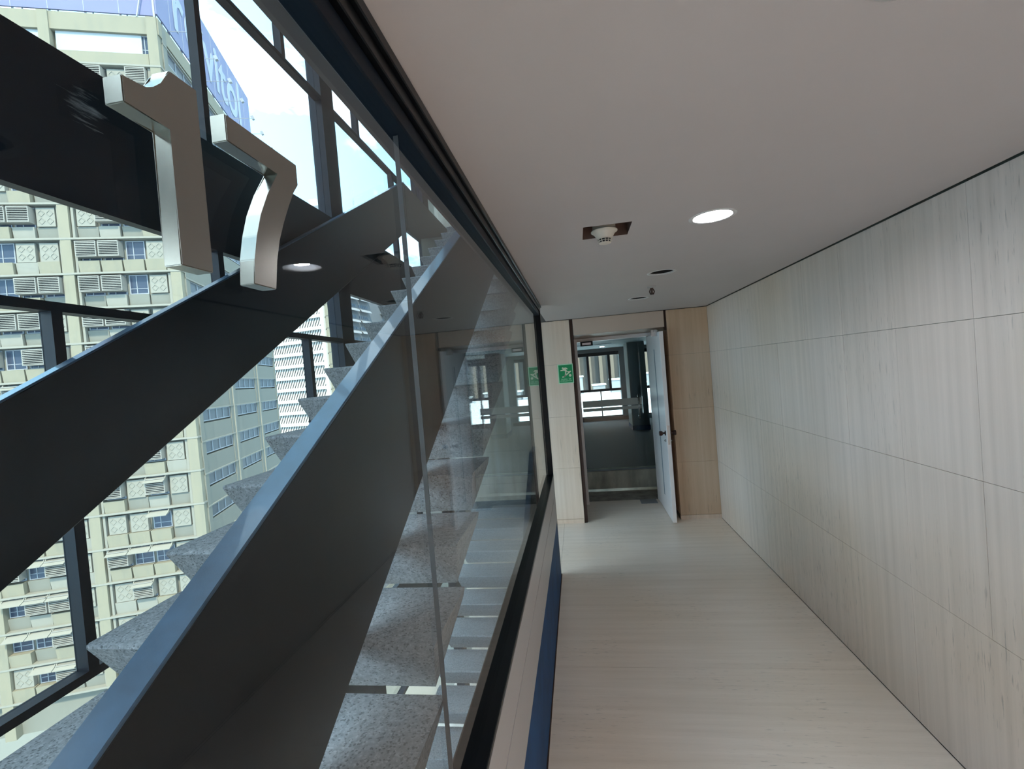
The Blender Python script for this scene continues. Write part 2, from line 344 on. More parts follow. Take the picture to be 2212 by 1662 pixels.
# ================================================================== DOORWAY
d1 = empty('door_1', (.45, 5.78, 0)); struct(d1, 'white door standing open at the end of the corridor, with its beige header', 'door')
def dl(mb, name, m, par=d1):   # model in world coordinates, then shift into the door frame of reference
    bmesh.ops.translate(mb.bm, verts=mb.bm.verts, vec=(-.45, -5.78, 0)); return mb.build(name, m, par)
dl(MB().box(-.012, .945, YB + .004, 5.80, H + .362, ZC - .003).bevel(.003), 'header_panel', M['beige_panel'])
dl(MB().box(-.047, -.014, YB + .02, YB + .06, 0, ZC - .002).box(.947, .968, YB + .02, YB + .06, H + .33, ZC - .002), 'shadow_gap', M['brown_gap'])
dl(MB().box(-.016, .018, 5.74, 5.84, 0, H + .36).bevel(.003), 'door_jamb', M['white_door'])
dl(MB().box(.865, .962, 5.80, 5.88, 0, H + .36).bevel(.003), 'door_jamb', M['white_door'])
dl(MB().box(.018, .90, 5.74, 5.84, H + .318, H + .36).bevel(.003), 'door_head', M['white_door'])
ml = dl(MB().box(.06, .21, 5.71, 5.76, H + .262, H + .318).bevel(.003), 'magnetic_lock', M['black'])
b = MB().box(.083, .187, 5.703, 5.712, H + .277, H + .303); dl(b, 'lock_plate', M['chrome'], ml)
# leaf: from the pivot far end to the near free edge
pf, pn = Vector((.886, 5.80, 0)), Vector((.883, 4.945, 0)); dv = (pn - pf).normalized(); sv = Vector((dv.y, -dv.x, 0))   # sideways
def leafbox(u0, u1, w0, w1, z0, z1):      # u from hinge towards free edge, w to the left (+) of the mid plane
    sdv = Vector((-1, 0, 0)); q = []
    for z in (z0, z1):
        for u, w in ((u0, w0), (u1, w0), (u1, w1), (u0, w1)): q.append(pf + dv * u + sdv * w + Vector((0, 0, z)))
    return q
lf = dl(MB().hexa(leafbox(0, .855, -.02, .02, .008, H + .312)).bevel(.002), 'door_leaf', M['white_door'])
dl(MB().hexa(leafbox(.43, .475, .0195, .0212, H - 1.50, H + .14)), 'glazed_slot', M['office_wall'], lf)
dl(MB().hexa(leafbox(.8545, .857, -.011, .011, H - .87, H - .67)), 'lock_plate', M['chrome'], lf)
for sgn in (1, -1):
    base = pf + dv * .80 + Vector((-sgn * .02, 0, H - .755)); dirx = Vector((-sgn, 0, 0))
    mb = MB().tube(base, base + dirx * .006, .026, 16).tube(base, base + dirx * .035, .010, 12).tube(base + dirx * .030, base + dirx * .042, .018, 16, .027).tube(base + dirx * .042, base + dirx * .064, .027, 16, .025)
    dl(mb, 'door_knob', M['knob'], lf)
    kb = pf + dv * .80 + Vector((-sgn * .02, 0, H - .835)); dl(MB().tube(kb, kb + dirx * .012, .014, 12).tube(kb + dirx * .012, kb + dirx * .02, .006, 8), 'key_cylinder', M['chrome'], lf)
br = dl(MB().box(.80, .862, 5.05, 5.11, H + .270, H + .34).box(.83, .862, 5.03, 5.30, H + .315, H + .335), 'closer_bracket', M['chrome'], lf)
# concrete step, strip and glass door
stp = MB().box(-.03, .965, 5.872, 6.34, -.05, -.003).build('threshold_strip', M['concrete_dark'])
struct(stp, 'dark bare concrete strip behind the white door', 'floor')
st = MB().hexa([(-.03, 6.352, .028), (.965, 6.352, .028), (.965, 6.60, .028), (-.03, 6.60, .028), (-.03, 6.372, .262), (.965, 6.372, .262), (.965, 6.60, .262), (-.03, 6.60, .262)]).box(-.03, .965, 6.40, 6.6, -.05, .03).build('concrete_step', M['concrete_step'])
struct(st, 'raw mossy concrete step up to the glass door', 'step')
d2 = empty('door_2', (.44, 6.43, .262)); struct(d2, 'frameless glass door with frosted bands above the concrete step', 'door')
def d2b(name, m, x0, x1, y0, y1, z0, z1, par=None): return box(name, m, x0 - .44, x1 - .44, y0 - 6.43, y1 - 6.43, z0 - .262, z1 - .262, par or d2)
pane = d2b('glass_leaf', M['dglass'], .035, .83, 6.425, 6.435, .275, H + .40)
d2b('frosted_band', M['frost'], .036, .829, 6.4225, 6.4245, H - .555, H - .462, pane)
d2b('frosted_band', M['frost'], .036, .829, 6.4225, 6.4245, H - .612, H - .568, pane)
d2b('glass_leaf', M['dglass'], .84, .965, 6.425, 6.435, .275, H + .40)
d2b('bottom_shoe', M['office_wall'], .035, .965, 6.41, 6.45, .262, .276)
hb = MB(); hx, hy = .785 - .44, -.045
pts = [Vector((hx, 0, H - .44 - .262)), Vector((hx, hy, H - .44 - .262)), Vector((hx, hy, H - .71 - .262)), Vector((hx, 0, H - .71 - .262))]
hb.tube(pts[0], pts[1], .011, 10).tube(pts[1] + Vector((0, 0, .03)), pts[2] - Vector((0, 0, .03)), .013, 12).tube(pts[2], pts[3], .011, 10)
hb.build('pull_handle', M['chrome'], d2, True)

# ================================================================== OFFICE beyond the glass door
of = MB().box(-.44, 7.2, 6.60, 12.7, -.3, .26).build('floor_office', M['office_floor']); struct(of, 'dull dark grey office floor beyond the glass door', 'floor')
oc = MB().box(-.44, 7.2, 6.36, 12.7, H + .47, H + .75).build('ceiling_office', M['office_ceil']); struct(oc, 'grey-green office ceiling beyond the glass door', 'ceiling')
for px, py, w, d in ((.25, 7.6, .6, .6), (.95, 7.6, .6, .6), (.62, 8.7, 1.2, .5), (1.7, 8.2, .6, .6), (.3, 10.0, .9, .3), (1.9, 9.8, .6, .6), (2.8, 8.4, .6, .6)):
    box('ceiling_tile', M['office_tile'], px - w / 2, px + w / 2, py - d / 2, py + d / 2, H + .462, H + .471, oc)
MB().lathe((.62, 11.2, H + .458), [(.05, 0), (.05, .012)], 16).build('ceiling_lamp', M['bulb_dim'], oc)
ow = MB().box(.99, 7.2, 6.35, 6.55, -.3, H + .75).box(7.2, 7.4, 6.35, 12.7, -.3, H + .75).box(-.43, -.40, 5.4, 12.7, -6, H + 6.2).build('wall_office', M['office_pale']); struct(ow, 'pale grey partition walls of the office', 'wall')
box('wall_above_door', M['office_pale'], -.03, .97, 6.42, 6.5, H + .40, H + .75, ow)
wf = MB().box(-.44, 7.2, 12.40, 12.62, -.3, H - 1.345).box(-.44, 7.2, 12.40, 12.62, H + .375, H + .75).box(1.10, 1.52, 12.38, 12.62, .2, H + .5).box(2.75, 3.0, 12.38, 12.62, .2, H + .5).box(4.6, 4.9, 12.38, 12.62, .2, H + .5).build('wall_far', M['office_wall'])
struct(wf, 'far office wall with its dark grey sill and wall panels', 'wall')
box('sill_trunking', M['dark_paint'], -.4, 1.25, 12.34, 12.41, .27, .36, wf)
w3 = empty('window_3', (0, 12.42, 0)); struct(w3, 'black framed office windows at the far end, looking onto a brown tower', 'window')
fr = lambda n, x0, x1, z0, z1: box(n, M['dark_paint'], x0, x1, 0, .09, H + z0, H + z1, w3)
for X0, X1, up, lo in ((-.44, 1.10, (-.35, .285, .835), (.57,)), (1.52, 2.75, (2.1,), (2.1,)), (3.0, 4.6, (3.8,), (3.8,)), (4.9, 7.1, (6,), (6,))):
    fr('window_head', X0, X1, .285, .375); fr('transom', X0, X1, -.665, -.60); fr('window_sill', X0, X1, -1.345, -1.32)
    for u in up: fr('mullion', u - .032, u + .032, -.60, .285)
    for u in lo: fr('mullion', u - .014, u + .014, -1.32, -.665)
    for z0, z1, cuts in ((-.60, .285, up), (-1.32, -.665, lo)):
        e = [X0] + list(cuts) + [X1]
        for a, b in zip(e, e[1:]): box('pane', M['dglass'], a, b, .05, .056, H + z0, H + z1, w3)
co = MB().box(1.095, 1.455, 10.22, 10.95, .36, H + .47).build('column', M['office_wall']); struct(co, 'square grey office column with a darker base', 'column')
box('column_base', M['navy'], 1.085, 1.465, 10.21, 10.96, .26, .36, co)
box('corner_bead', M['office_pale'], 1.088, 1.102, 10.212, 10.90, .36, H + .47, co)

# ================================================================== GLASS PARTITION (window_1)
w1 = empty('window_1', (GX, 0, 0)); struct(w1, 'glazed partition on the left between corridor and staircase, black header and low panelled base', 'partition')
def w1b(name, m, x0, x1, y0, y1, z0, z1, bev=0, par=None): return box(name, m, x0 - GX, x1 - GX, y0, y1, H + z0, H + z1, par or w1, bev)
Y0, Y1 = -2.4, 3.80
w1b('header_rail', M['black'], -.330, -.2547, Y0, Y1, .518, .5400, .002)
w1b('header_bead', M['black'], -.318, -.263, Y0, Y1, .492, .5178, .002)
w1b('glazing_channel', M['dark_paint'], -.312, -.273, Y0, Y1 - .045, .455, .4918, .003)
for a, b in ((Y0, .8246), (.8262, 3.752)): w1b('glass_pane', M['glass'], GX - .010, GX, a, b, -.85, .47)
w1b('silicone_joint', M['silicone'], GX - .0095, GX - .0005, .82465, .82615, -.85, .455)
w1b('end_post', M['black'], -.306, -.264, 3.755, 3.80, -1.70, .517, .002)
w1b('sill_cap', M['black'], -.345, -.2625, Y0, 3.754, -.866, -.85, .002)
w1b('base_panel', M['greypanel'], -.285, -.262, Y0, 3.754, -1.0105, -.8665, .0012)
w1b('base_panel', M['greypanel'], -.285, -.262, Y0, 3.754, -1.232, -1.018, .0012)
w1b('base_core', M['dark_paint'], -.34, -.284, Y0, 3.754, -1.70, -.867)
w1b('kick_plate', M['navy'], -.2835, -.2645, Y0, 3.754, -1.698, -1.2325)
w1b('base_seal', M['brown_gap'], -.2645, -.2585, Y0, 3.80, -1.70, -1.693)

# steel numerals stuck on the glass
NX = -.2765; NS = (-NX) / .258
one = [(.249, .201), (.255, .201), (.261, .201), (.266, .202), (.271, .206), (.277, .212), (.282, .219), (.285, .2255), (.308, .2255), (.3075, .092), (.2795, .092), (.2815, .184), (.249, .184)]
sev = [(.3345, .2235), (.428, .2235), (.428, .203), (.419, .194), (.410, .178), (.399, .158), (.390, .139), (.383, .119), (.379, .092), (.3505, .092), (.3535, .113), (.359, .134), (.367, .155), (.379, .177), (.397, .202), (.3345, .202)]
for body, lab in ((one, 'brushed steel numeral one stuck to the glass, nearest the camera'), (sev, 'brushed steel numeral seven stuck to the glass, right of the numeral one')):
    ay = sum(p[0] for p in body) / len(body) * NS; az = min(p[1] for p in body) * NS
    mb = MB().prism([(0, p[0] * NS - ay, p[1] * NS - az) for p in body], (NX - GX - .0008, 0, 0))
    bmesh.ops.bevel(mb.bm, geom=mb.bm.edges[:], offset=.0007, segments=2, affect='EDGES')
    o = mb.build('number_digit', M['steel'], None, False, (GX + .0005, ay, H + az)); tag(o, lab, 'numeral')

# ================================================================== STAIRCASE
RISE, GO, Y00, Z00 = .1688, .2945, 1.176, -.715
SL = RISE / GO
def tread_mesh():
    mb = MB(); xl, xr = -1.543, -.440
    sec = [(.012, 0), (.342, 0), (.342, -.03), (.086, -.172), (.004, -.020), (0, -.012), (.003, -.003)]
    A = [mb.bm.verts.new((xl - .22 * z * -1 * -1 if False else xl + .22 * (-z), y, z)) for y, z in sec]
    B = [mb.bm.verts.new((xr - .22 * (-z), y, z)) for y, z in sec]
    mb.bm.faces.new(A); mb.bm.faces.new(B[::-1]); n = len(sec)
    for i in range(n): mb.bm.faces.new((A[i], B[i], B[(i + 1) % n], A[(i + 1) % n]))
    return mb
def guard_pts(x0, x1, lo, hi, ya, yb, yend=None, zlev=None):
    # inclined slab between ya and yb in the plane of the flight, lo/hi = heights at y=0
    p = []
    prof = [(ya, lo + SL * ya), (yb, lo + SL * yb), (yb, hi + SL * yb), (ya, hi + SL * ya)]
    if yend: prof = [(ya, lo + SL * ya), (yb, lo + SL * yb), (yend, lo + SL * yb), (yend, hi + SL * yb), (yb, hi + SL * yb), (ya, hi + SL * ya)]
    return [(x0, y, H + z) for y, z in prof]
def flight(dz, k0, k1, label):
    root = empty('staircase', (-.99, 0, dz)); tag(root, label, 'stairs')
    first = None
    for k in range(k0, k1 + 1):
        loc = (.99, Y00 + GO * k, H + Z00 + RISE * k)
        if first is None: first = tread_mesh().build('tread', M['granite'], root, False, loc)
        else: inst(first, root, loc)
    g = MB().prism([(x + .99, y, z) for x, y, z in guard_pts(-.645, 0, -1.389, -.7327, -.62, 5.94, 6.4)], (-.058, 0, 0)); g.bevel(.003)
    pa = g.build('parapet', M['stair_paint'], root)
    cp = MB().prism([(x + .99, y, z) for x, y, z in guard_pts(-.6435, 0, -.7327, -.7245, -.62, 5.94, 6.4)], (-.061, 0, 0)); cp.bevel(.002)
    tag(cp.build('parapet_sky_band', M['cap'], pa), 'top of the parapet, reflected sky painted in as blue-grey')
    return root
flight(0, -5, 16, 'granite-tread staircase rising behind the glass with a dark solid parapet')
flight(-3.72, 2, 16, 'lower flight of granite treads seen below the first one')
sg = empty('stair_guard', (-2.08, 0, 0)); tag(sg, 'dark sloping guard panel against the stairwell windows', 'railing')
g = MB().prism([(x + 2.08, y, z) for x, y, z in guard_pts(-2.08, 0, -1.388, -.752, -.8, 5.94)], (-.05, 0, 0)); g.bevel(.003); sp_ = g.build('sloping_panel', M['stair_paint'], sg)
g = MB().prism([(x + 2.08, y, z) for x, y, z in guard_pts(-2.0785, 0, -.752, -.742, -.8, 5.94)], (-.053, 0, 0)); g.bevel(.002); g.build('panel_sky_band', M['cap'], sp_)  # top strip coloured lighter, standing in for reflected sky
g = MB().box(0, -.05, 5.945, 8.0, H + 2.015, H + 2.65); g.bevel(.003); g.build('level_panel', M['stair_paint'], sg)
# landings and stairwell ends
ld = MB().box(-2.18, -.40, -4.2, -.56, -.28, 0).build('floor_landing', M['granite']); struct(ld, 'stair landing level with the corridor', 'floor')
l2 = MB().box(-2.02, -.44, 6.28, 8.05, H + 1.74, H + 1.99).build('floor_upper_landing', M['conc2']); struct(l2, 'upper stair landing at the head of the flight', 'floor')
l3 = MB().box(-2.6, 1.6, -4.3, 8.3, H - 5.75, H - 5.42).build('floor_below', M['endwall']); struct(l3, 'floor of the storey below seen down the stairwell', 'floor')
es = MB().box(-2.6, -.40, 8.07, 8.3, -6, H + 6.2).build('wall_stairwell', M['conc2']); struct(es, 'stone end wall of the stairwell', 'wall')
zz = [H - 5.4 + .577 * i for i in range(20)]
for a, b in zip(zz, zz[1:]):
    for xa, xb in ((-2.3, -1.72), (-1.719, -1.14), (-1.139, -.46)): box('stone_panel', M['endwall'], xa, xb, 8.05, 8.075, a, b - .002, es)
wi = MB().box(-.43, -.40, -4.3, 5.4, H + 2.0, H + 6.1).box(-.43, -.40, -4.3, 6.4, -6, -.5).build('wall_inner', M['dark_paint']); struct(wi, 'dark inner wall of the stairwell above and below the corridor', 'wall')
tp = MB().box(-2.6, 1.6, -4.3, 8.3, H + 6.0, H + 6.3).build('stairwell_lid', M['dark_paint']); struct(tp, 'unseen lid added over the stairwell to keep sky light out', 'ceiling')  # lid added out of view so daylight enters only through the windows

# ================================================================== STAIRWELL CURTAIN WALL (window_2)
w2 = empty('window_2', (-2.2, 0, 0)); struct(w2, 'dark framed stairwell window wall with transoms, mullions and a deep spandrel', 'window')
def wb_(name, m, d, y0, y1, z0, z1): return box(name, m, -d, 0, y0, y1, H + z0, H + z1, w2)
YA, YE = -4.2, 8.06
T1, SP0, SP1, T2, RL = (.432, .473), .938, 1.63, (2.745, 2.782), (-1.17, -1.14)
for off in (-3.92, 0, 3.92):
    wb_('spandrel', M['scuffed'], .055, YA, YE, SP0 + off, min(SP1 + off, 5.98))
    if off < 3: wb_('transom', M['dark_paint'], .07, YA, YE, T1[0] + off, T1[1] + off); wb_('transom', M['dark_paint'], .07, YA, YE, T2[0] + off, T2[1] + off)
wb_('transom', M['dark_paint'], .07, YA, YE, 4.35, 4.39)
mA = [(-2.3, -2.25), (-.25, -.20), (1.682, 1.726), (3.587, 3.635), (4.91, 4.96), (6.77, 6.83)]       # transom-to-transom lights
mB = [(-3.2, -3.15), (-1.3, -1.25), (.70, .75), (2.667, 2.712), (5.845, 5.90)]                         # lights next to the spandrels
cols = [(4.17, 4.40), (7.10, 7.38)]
def zone(z0, z1, ms):
    z0, z1 = max(z0, -5.4), min(z1, 5.98)
    if z1 - z0 < .05: return
    ms = sorted(ms + cols)
    ed = [YA] + [v for m in ms for v in m] + [YE]
    for m in ms:
        deep = m in cols
        if not deep: wb_('mullion', M['dark_paint'], .065, m[0], m[1], z0, z1)
    for a, b in zip(ed[0::2], ed[1::2]):
        box('pane', M['wglass'], -.062, -.056, a, b, H + z0, H + z1, w2)
for c in cols: wb_('column_casing', M['dark_paint'], .13, c[0], c[1], -5.42, 5.98)
for off in (-3.92, 0, 3.92):
    zone(T1[1] + off, SP0 + off, mB); zone(SP1 + off, T2[0] + off, mB); zone(T2[1] + off, T1[0] + off + 3.92, mA)
wb_('infill_panel', M['dark_paint'], .03, 4.40, 7.10, -1.14, .432)

# ================================================================== CEILING FITTINGS
def downlight(x, y, lit, label, bulb='bulb'):
    r = empty('downlight', (x, y, ZC)); tag(r, label, 'downlight', 'round downlights in a row along the corridor ceiling')
    MB().lathe((0, 0, 0), [(.0690, .006), (.0695, -.0008), (.0710, -.0016), (.086, -.0018), (.0868, .0002), (.0725, .0015)], 40, False).build('trim_ring', M['ring'], r, True)
    cm = M['can_white'] if lit else M['can']
    c = MB(); c.lathe((0, 0, 0), [(.0712, -.002), (.0712, .05), (.060, .13), (.03, .15)], 36, False); c.bm.faces.new([v for v in c.bm.verts][-36:]); c.build('can', cm, r, True)
    if lit:
        MB().lathe((.0, .0, .012), [(.004, -.004), (.022, .001), (.032, .014), (.034, .03), (.028, .05), (.016, .075), (.015, .10)], 24).build('bulb', M[bulb], r, True)
    return r
for i_, w_ in enumerate(('fourth', 'third', 'second', 'first')): downlight(*lights[i_], True, 'unseen downlight added as fill light, %s in the ceiling row behind the viewer' % w_, 'bulb_dim')  # unseen fittings added to house the fill lamps
downlight(*lights[4], False, 'unlit round downlight cut by the top edge of the picture')
downlight(*lights[5], True, 'lit round downlight glowing to the right of the smoke detector')
downlight(*lights[6], False, 'unlit black round downlight just in front of the sprinkler')
downlight(*lights[7], False, 'unlit black round downlight nearest the door')
cx_, cy_ = (SD[0] + SD[1]) / 2 - .008, (SD[2] + SD[3]) / 2 - .004
sd_ = empty('smoke_detector', (cx_, cy_, ZC - .008)); sd_.scale = (1, 1, .68); tag(sd_, 'cream conical smoke detector hanging in a square ceiling cut-out', 'detector')
MB().lathe((0, 0, 0), [(.046, .12), (.046, .016)], 32).build('base', M['detector_old'], sd_, True)
MB().lathe((0, 0, 0), [(.048, .016), (.0525, .012), (.0525, .007), (.048, .003), (.042, -.004), (.036, -.018), (.031, -.030), (.0295, -.0355)], 36).build('body', M['detector'], sd_, True)
cg = MB().lathe((0, 0, 0), [(.0262, -.035), (.0210, -.056)], 24).build('vent_core', M['can'], sd_, True)
cage = MB()
for zc, rr in ((-.036, .0300), (-.0465, .0262), (-.0570, .0236)):
    cage.lathe((0, 0, zc), [(rr - .004, -.0012), (rr, -.0016), (rr + .0004, .0008), (rr - .004, .0016)], 28)
for i in range(12):
    a = 2 * math.pi * i / 12; cage.tube((.0292 * math.cos(a), .0292 * math.sin(a), -.035), (.0232 * math.cos(a), .0232 * math.sin(a), -.0575), .0016, 6)
cage.lathe((0, 0, 0), [(.0245, -.0565), (.0235, -.0605), (.017, -.063)], 28)
cage.build('vent_cage', M['detector'], sd_, True)
sp = empty('sprinkler', (.572, 3.434, ZC)); tag(sp, 'small bronze pendant sprinkler head below a white ceiling rosette', 'sprinkler')
MB().lathe((0, 0, 0), [(.030, .001), (.030, -.004), (.018, -.010)], 24).build('rosette', M['greypanel'], sp, True)
fb = MB().tube((0, 0, -.008), (0, 0, -.022), .011, 12)
for s_ in (1, -1):
    fb.tube((s_ * .010, 0, -.020), (s_ * .017, 0, -.036), .0042, 8).tube((s_ * .017, 0, -.036), (s_ * .008, 0, -.056), .0042, 8)
fb.tube((0, 0, -.022), (0, 0, -.052), .007, 8).lathe((0, 0, -.058), [(.013, 0), (.013, .003)], 16)
fb.build('frame', M['bronze'], sp)

# ================================================================== EXIT SIGN
sx0, sx1, sz0, sz1 = -.2125, -.046, H - .153, H + .058
es_ = empty('exit_sign', ((sx0 + sx1) / 2, YB, (sz0 + sz1) / 2)); tag(es_, 'green emergency exit sign on the left pier beside the doorway', 'sign')
sw, sh = sx1 - sx0, sz1 - sz0
MB().box(-sw / 2, sw / 2, -.003, -.0005, -sh / 2, sh / 2).build('sign_plate', M['sign_pale'], es_)
MB().box(-sw / 2 + .009, sw / 2 - .009, -.0038, -.0031, -sh / 2 + .009, sh / 2 - .009).build('sign_face', M['sign_green'], es_)
pg = MB()
def sg2(u, v): return (-sw / 2 + (u) * sw, -.0045, sh / 2 - v * sh)       # sign coordinates from the top left
def poly(p): pg.prism([sg2(*q) for q in p], (0, .0006, 0))
def disc(u, v, r): poly([(u + r * math.cos(2 * math.pi * i / 14), v + r * sw / sh * math.sin(2 * math.pi * i / 14)) for i in range(14)])
disc(.33, .20, .055)
poly([(.36, .19), (.55, .175), (.66, .26), (.61, .285), (.52, .235), (.58, .34), (.66, .39), (.50, .42), (.44, .345), (.34, .335), (.17, .345), (.17, .305), (.31, .285)])
poly([(.47, .40), (.53, .38), (.55, .44), (.52, .58), (.40, .675), (.27, .70), (.26, .63), (.36, .62), (.44, .56)])
poly([(.60, .39), (.86, .365), (.87, .40), (.40, .675), (.36, .64), (.52, .53), (.66, .455)])
disc(.78, .60, .085)
pg.build('running_figure', M['sign_cream'], es_)
RX = Matrix.Rotation(R(90), 4, 'X')
text('lettering', 'SALIDA  DE', .022, M['sign_pale'], es_, Matrix.Translation((0, -.0042, -sh * .285)) @ RX, .0006, 1.0)
text('lettering', 'EMERGENCIA', .022, M['sign_pale'], es_, Matrix.Translation((0, -.0042, -sh * .375)) @ RX, .0006, .95)

# ================================================================== OFFICE BLOCK ACROSS THE STREET
ob = empty('office_building', (-33.712, 36.433, H), math.atan2(-math.cos(R(70)), -math.sin(R(70))))
tag(ob, 'cream concrete office block across the street, louvred front and rows of windows on its side', 'building')
# local frame: x along the louvred front from the corner, +y out of that front; the side runs along -y with outward -x
FH, L0, NK = 2.95, 14.45, (-13, 5)
LV = [L0 + FH * k for k in range(NK[0], NK[1] + 1)]
TOP = 33.45; BOT = LV[0] - 3
body = MB().box(.45, 24.5, -24.6, -.55, BOT, TOP - .3)
body.build('wall', M['conc2'], ob)
for px in (.05, 8.05, 15.55, 23.0): box('pilaster', M['conc'], px, px + (.78 if px > .1 else .80), -.6, .12, BOT, TOP, ob)
for i, z in enumerate(LV):
    box('ledge', M['conc3'], -.02, 24.2, -.5, .16, z - .10, z + .06, ob)
box('parapet', M['conc'], -.05, 24.3, -.5, .0, L0 + FH * 5 + 2.80, TOP, ob)
box('parapet', M['conc'], -.02, .45, -24.7, -.5, L0 + FH * 5 + 2.80, TOP, ob)
# module pieces, built once then copied
MW = 1.60
def spandrel_piece(dep): 
    return MB().hexa([(.05, -.5, .06), (MW - .05, -.5, .06), (MW - .05, dep, .06), (.05, dep, .06), (.02, -.5, 1.06), (MW - .02, -.5, 1.06), (MW - .02, dep + .10, 1.06), (.02, dep + .10, 1.06)])
protoS = [spandrel_piece(d).build('spandrel_panel', m, ob, False, (0, 0, -500)) for d, m in ((-.02, M['conc']), (-.20, M['conc3']), (-.36, M['conc2']))]
dm = MB().box(.14, MW - .14, -.5, -.12, 1.10, 2.66)
for cx, cz in ((.5, 2.2), (1.1, 2.2), (.5, 1.55), (1.1, 1.55)):
    for a, b in (((-.24, 0), (0, .26)), ((0, .26), (.24, 0)), ((.24, 0), (0, -.26)), ((0, -.26), (-.24, 0))):
        p, q = Vector((cx + a[0], -.11, cz + a[1])), Vector((cx + b[0], -.11, cz + b[1])); dm.tube(p, q, .035, 4)
protoD = dm.build('relief_panel', M['conc3'], ob, False, (0, 0, -500))
wm = MB().box(.08, MW - .08, -.5, -.40, 1.10, 1.17).box(.08, MW - .08, -.5, -.40, 2.70, 2.78).box(.08, .15, -.5, -.40, 1.17, 2.70).box(MW - .15, MW - .08, -.5, -.40, 1.17, 2.70).box(MW * .58, MW * .58 + .06, -.5, -.40, 1.17, 2.70).box(.15, MW - .15, -.47, -.42, 1.55, 1.60)
protoW = wm.build('window', M['bframe'], ob, False, (0, 0, -500))
MB().box(.10, MW - .10, -.46, -.44, 1.12, 2.75).build('pane', M['bwin'], protoW)
lm = MB().box(.04, .10, -.4, .36, 1.38, 2.62).box(MW - .10, MW - .04, -.4, .36, 1.38, 2.62).box(.04, MW - .04, -.4, .36, 2.58, 2.66).box(.04, MW - .04, -.4, .36, 1.34, 1.40)
protoL = lm.build('louvre_box', M['louvre'], ob, False, (0, 0, -500))
ls = MB()
for i in range(8):
    z = 1.47 + i * .145
    ls.hexa([(.10, .24, z), (MW - .10, .24, z), (MW - .10, .36, z - .03), (.10, .36, z - .03), (.10, .24, z + .03), (MW - .10, .24, z + .03), (MW - .10, .36, z + .03), (.10, .36, z + .03)])
tag(ls.build('slats', M['louvre'], protoL), kind='stuff')
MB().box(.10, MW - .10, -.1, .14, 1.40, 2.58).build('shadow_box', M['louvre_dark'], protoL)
am = MB().hexa([(.0, -.1, 2.66), (MW, -.1, 2.66), (MW, .66, 2.36), (0, .66, 2.36), (0, -.1, 2.72), (MW, -.1, 2.72), (MW, .66, 2.42), (0, .66, 2.42)])
for x in (0, MW - .06): am.hexa([(x, -.3, 2.60), (x + .06, -.3, 2.60), (x + .06, .40, 2.40), (x, .40, 2.40), (x, -.3, 2.85), (x + .06, -.3, 2.85), (x + .06, .05, 2.85), (x, .05, 2.85)])
protoA = am.build('awning', M['conc3'], ob, False, (0, 0, -500))
bays = (1.15, 9.0, 16.5); used = {}
def put(src, loc):
    if src.name not in used: used[src.name] = 1; src.location = loc; return src
    return inst(src, ob, loc)
rnd = random.Random(12)
for k in range(NK[0], NK[1]):
    zf = L0 + FH * k; ztop = zf + FH
    for bi, bx in enumerate(bays):
        prev = None
        for i in range(4):
            x = bx + i * 1.66
            put(protoS[rnd.choice((0, 0, 1, 2, 2))], (x, 0, zf))
            r_ = rnd.random()
            if i == 0: kind = 'D' if r_ < .8 else 'L'
            else: kind = 'L' if r_ < .55 else ('W' if r_ < .84 else 'D')
            if kind == 'D': put(protoD, (x, 0, zf))
            else:
                put(protoW, (x, 0, zf))
                if kind == 'L': put(protoL, (x, 0, zf))
                if zf < 2: put(protoA, (x, 0, zf))
        box('reveal_fin', M['conc3'], bx - .22, bx - .02, -.5, -.05, zf + .06, zf + 2.8, ob)
        box('reveal_fin', M['conc3'], bx + 6.62, bx + 6.80, -.5, -.05, zf + .06, zf + 2.8, ob)
# top storey of the front: white sheeting, one window, a sill wall
zt = L0 + FH * 5
for bx in bays:
    box('spandrel_panel', M['conc'], bx - .2, bx + 6.8, -.5, -.05, zt + .06, zt + 1.10, ob)
box('white_sheet', M['sheet'], 1.45, 7.8, -.40, -.22, zt + 1.10, zt + 2.78, ob)
box('white_sheet', M['sheet'], 9.0, 9.9, -.40, -.22, zt + 1.10, zt + 2.78, ob)
for x in (.55 - .15, 10.2, 11.9, 13.6, 17): inst(protoW, ob, (x + (0 if x > 1 else -.10), .12, zt + .02))
# side facade
pn_ = None
for k in range(NK[0], NK[1] + 1):
    zl = L0 + FH * k + FH                          # slab level above this storey
    box('side_spandrel', M['conc2'], .0, .45, -24.7, -.5, zl - FH + .02 - .55, zl - FH + 1.25 - .18, ob) if k > NK[0] else None
    box('side_ledge', M['conc3'], -.10, .40, -24.7, -.5, zl - .62, zl - .50, ob)
    for t0 in (1.25, 9.55, 17.85):
        f = MB().box(.08, .16, -t0 - 6.5, -t0, zl - 1.72, zl - 1.64).box(.08, .16, -t0 - 6.5, -t0, zl - .70, zl - .62)
        for j in range(5): f.box(.06, .16, -t0 - j * 1.605 - .08, -t0 - j * 1.605, zl - 1.66, zl - .66)
        fo = f.build('side_window', M['bframe'], ob)
        for j in range(4): box('pane', M['bwin2'], .13, .15, -t0 - j * 1.605 - 1.61, -t0 - j * 1.605 - .07, zl - 1.66, zl - .66, fo)
for t0, t1 in ((.5, 1.2), (7.8, 9.5), (16.1, 17.8), (24.4, 24.8)): box('side_pilaster', M['conc2'], -.06, .42, -t1, -t0, BOT, TOP - .2, ob)
for t0 in (8.6, 16.95): box('rib', M['conc3'], -.16, .1, -t0 - .12, -t0 + .12, BOT, TOP - .2, ob)
def world_on(o, v): return o.matrix_basis @ Vector(v)
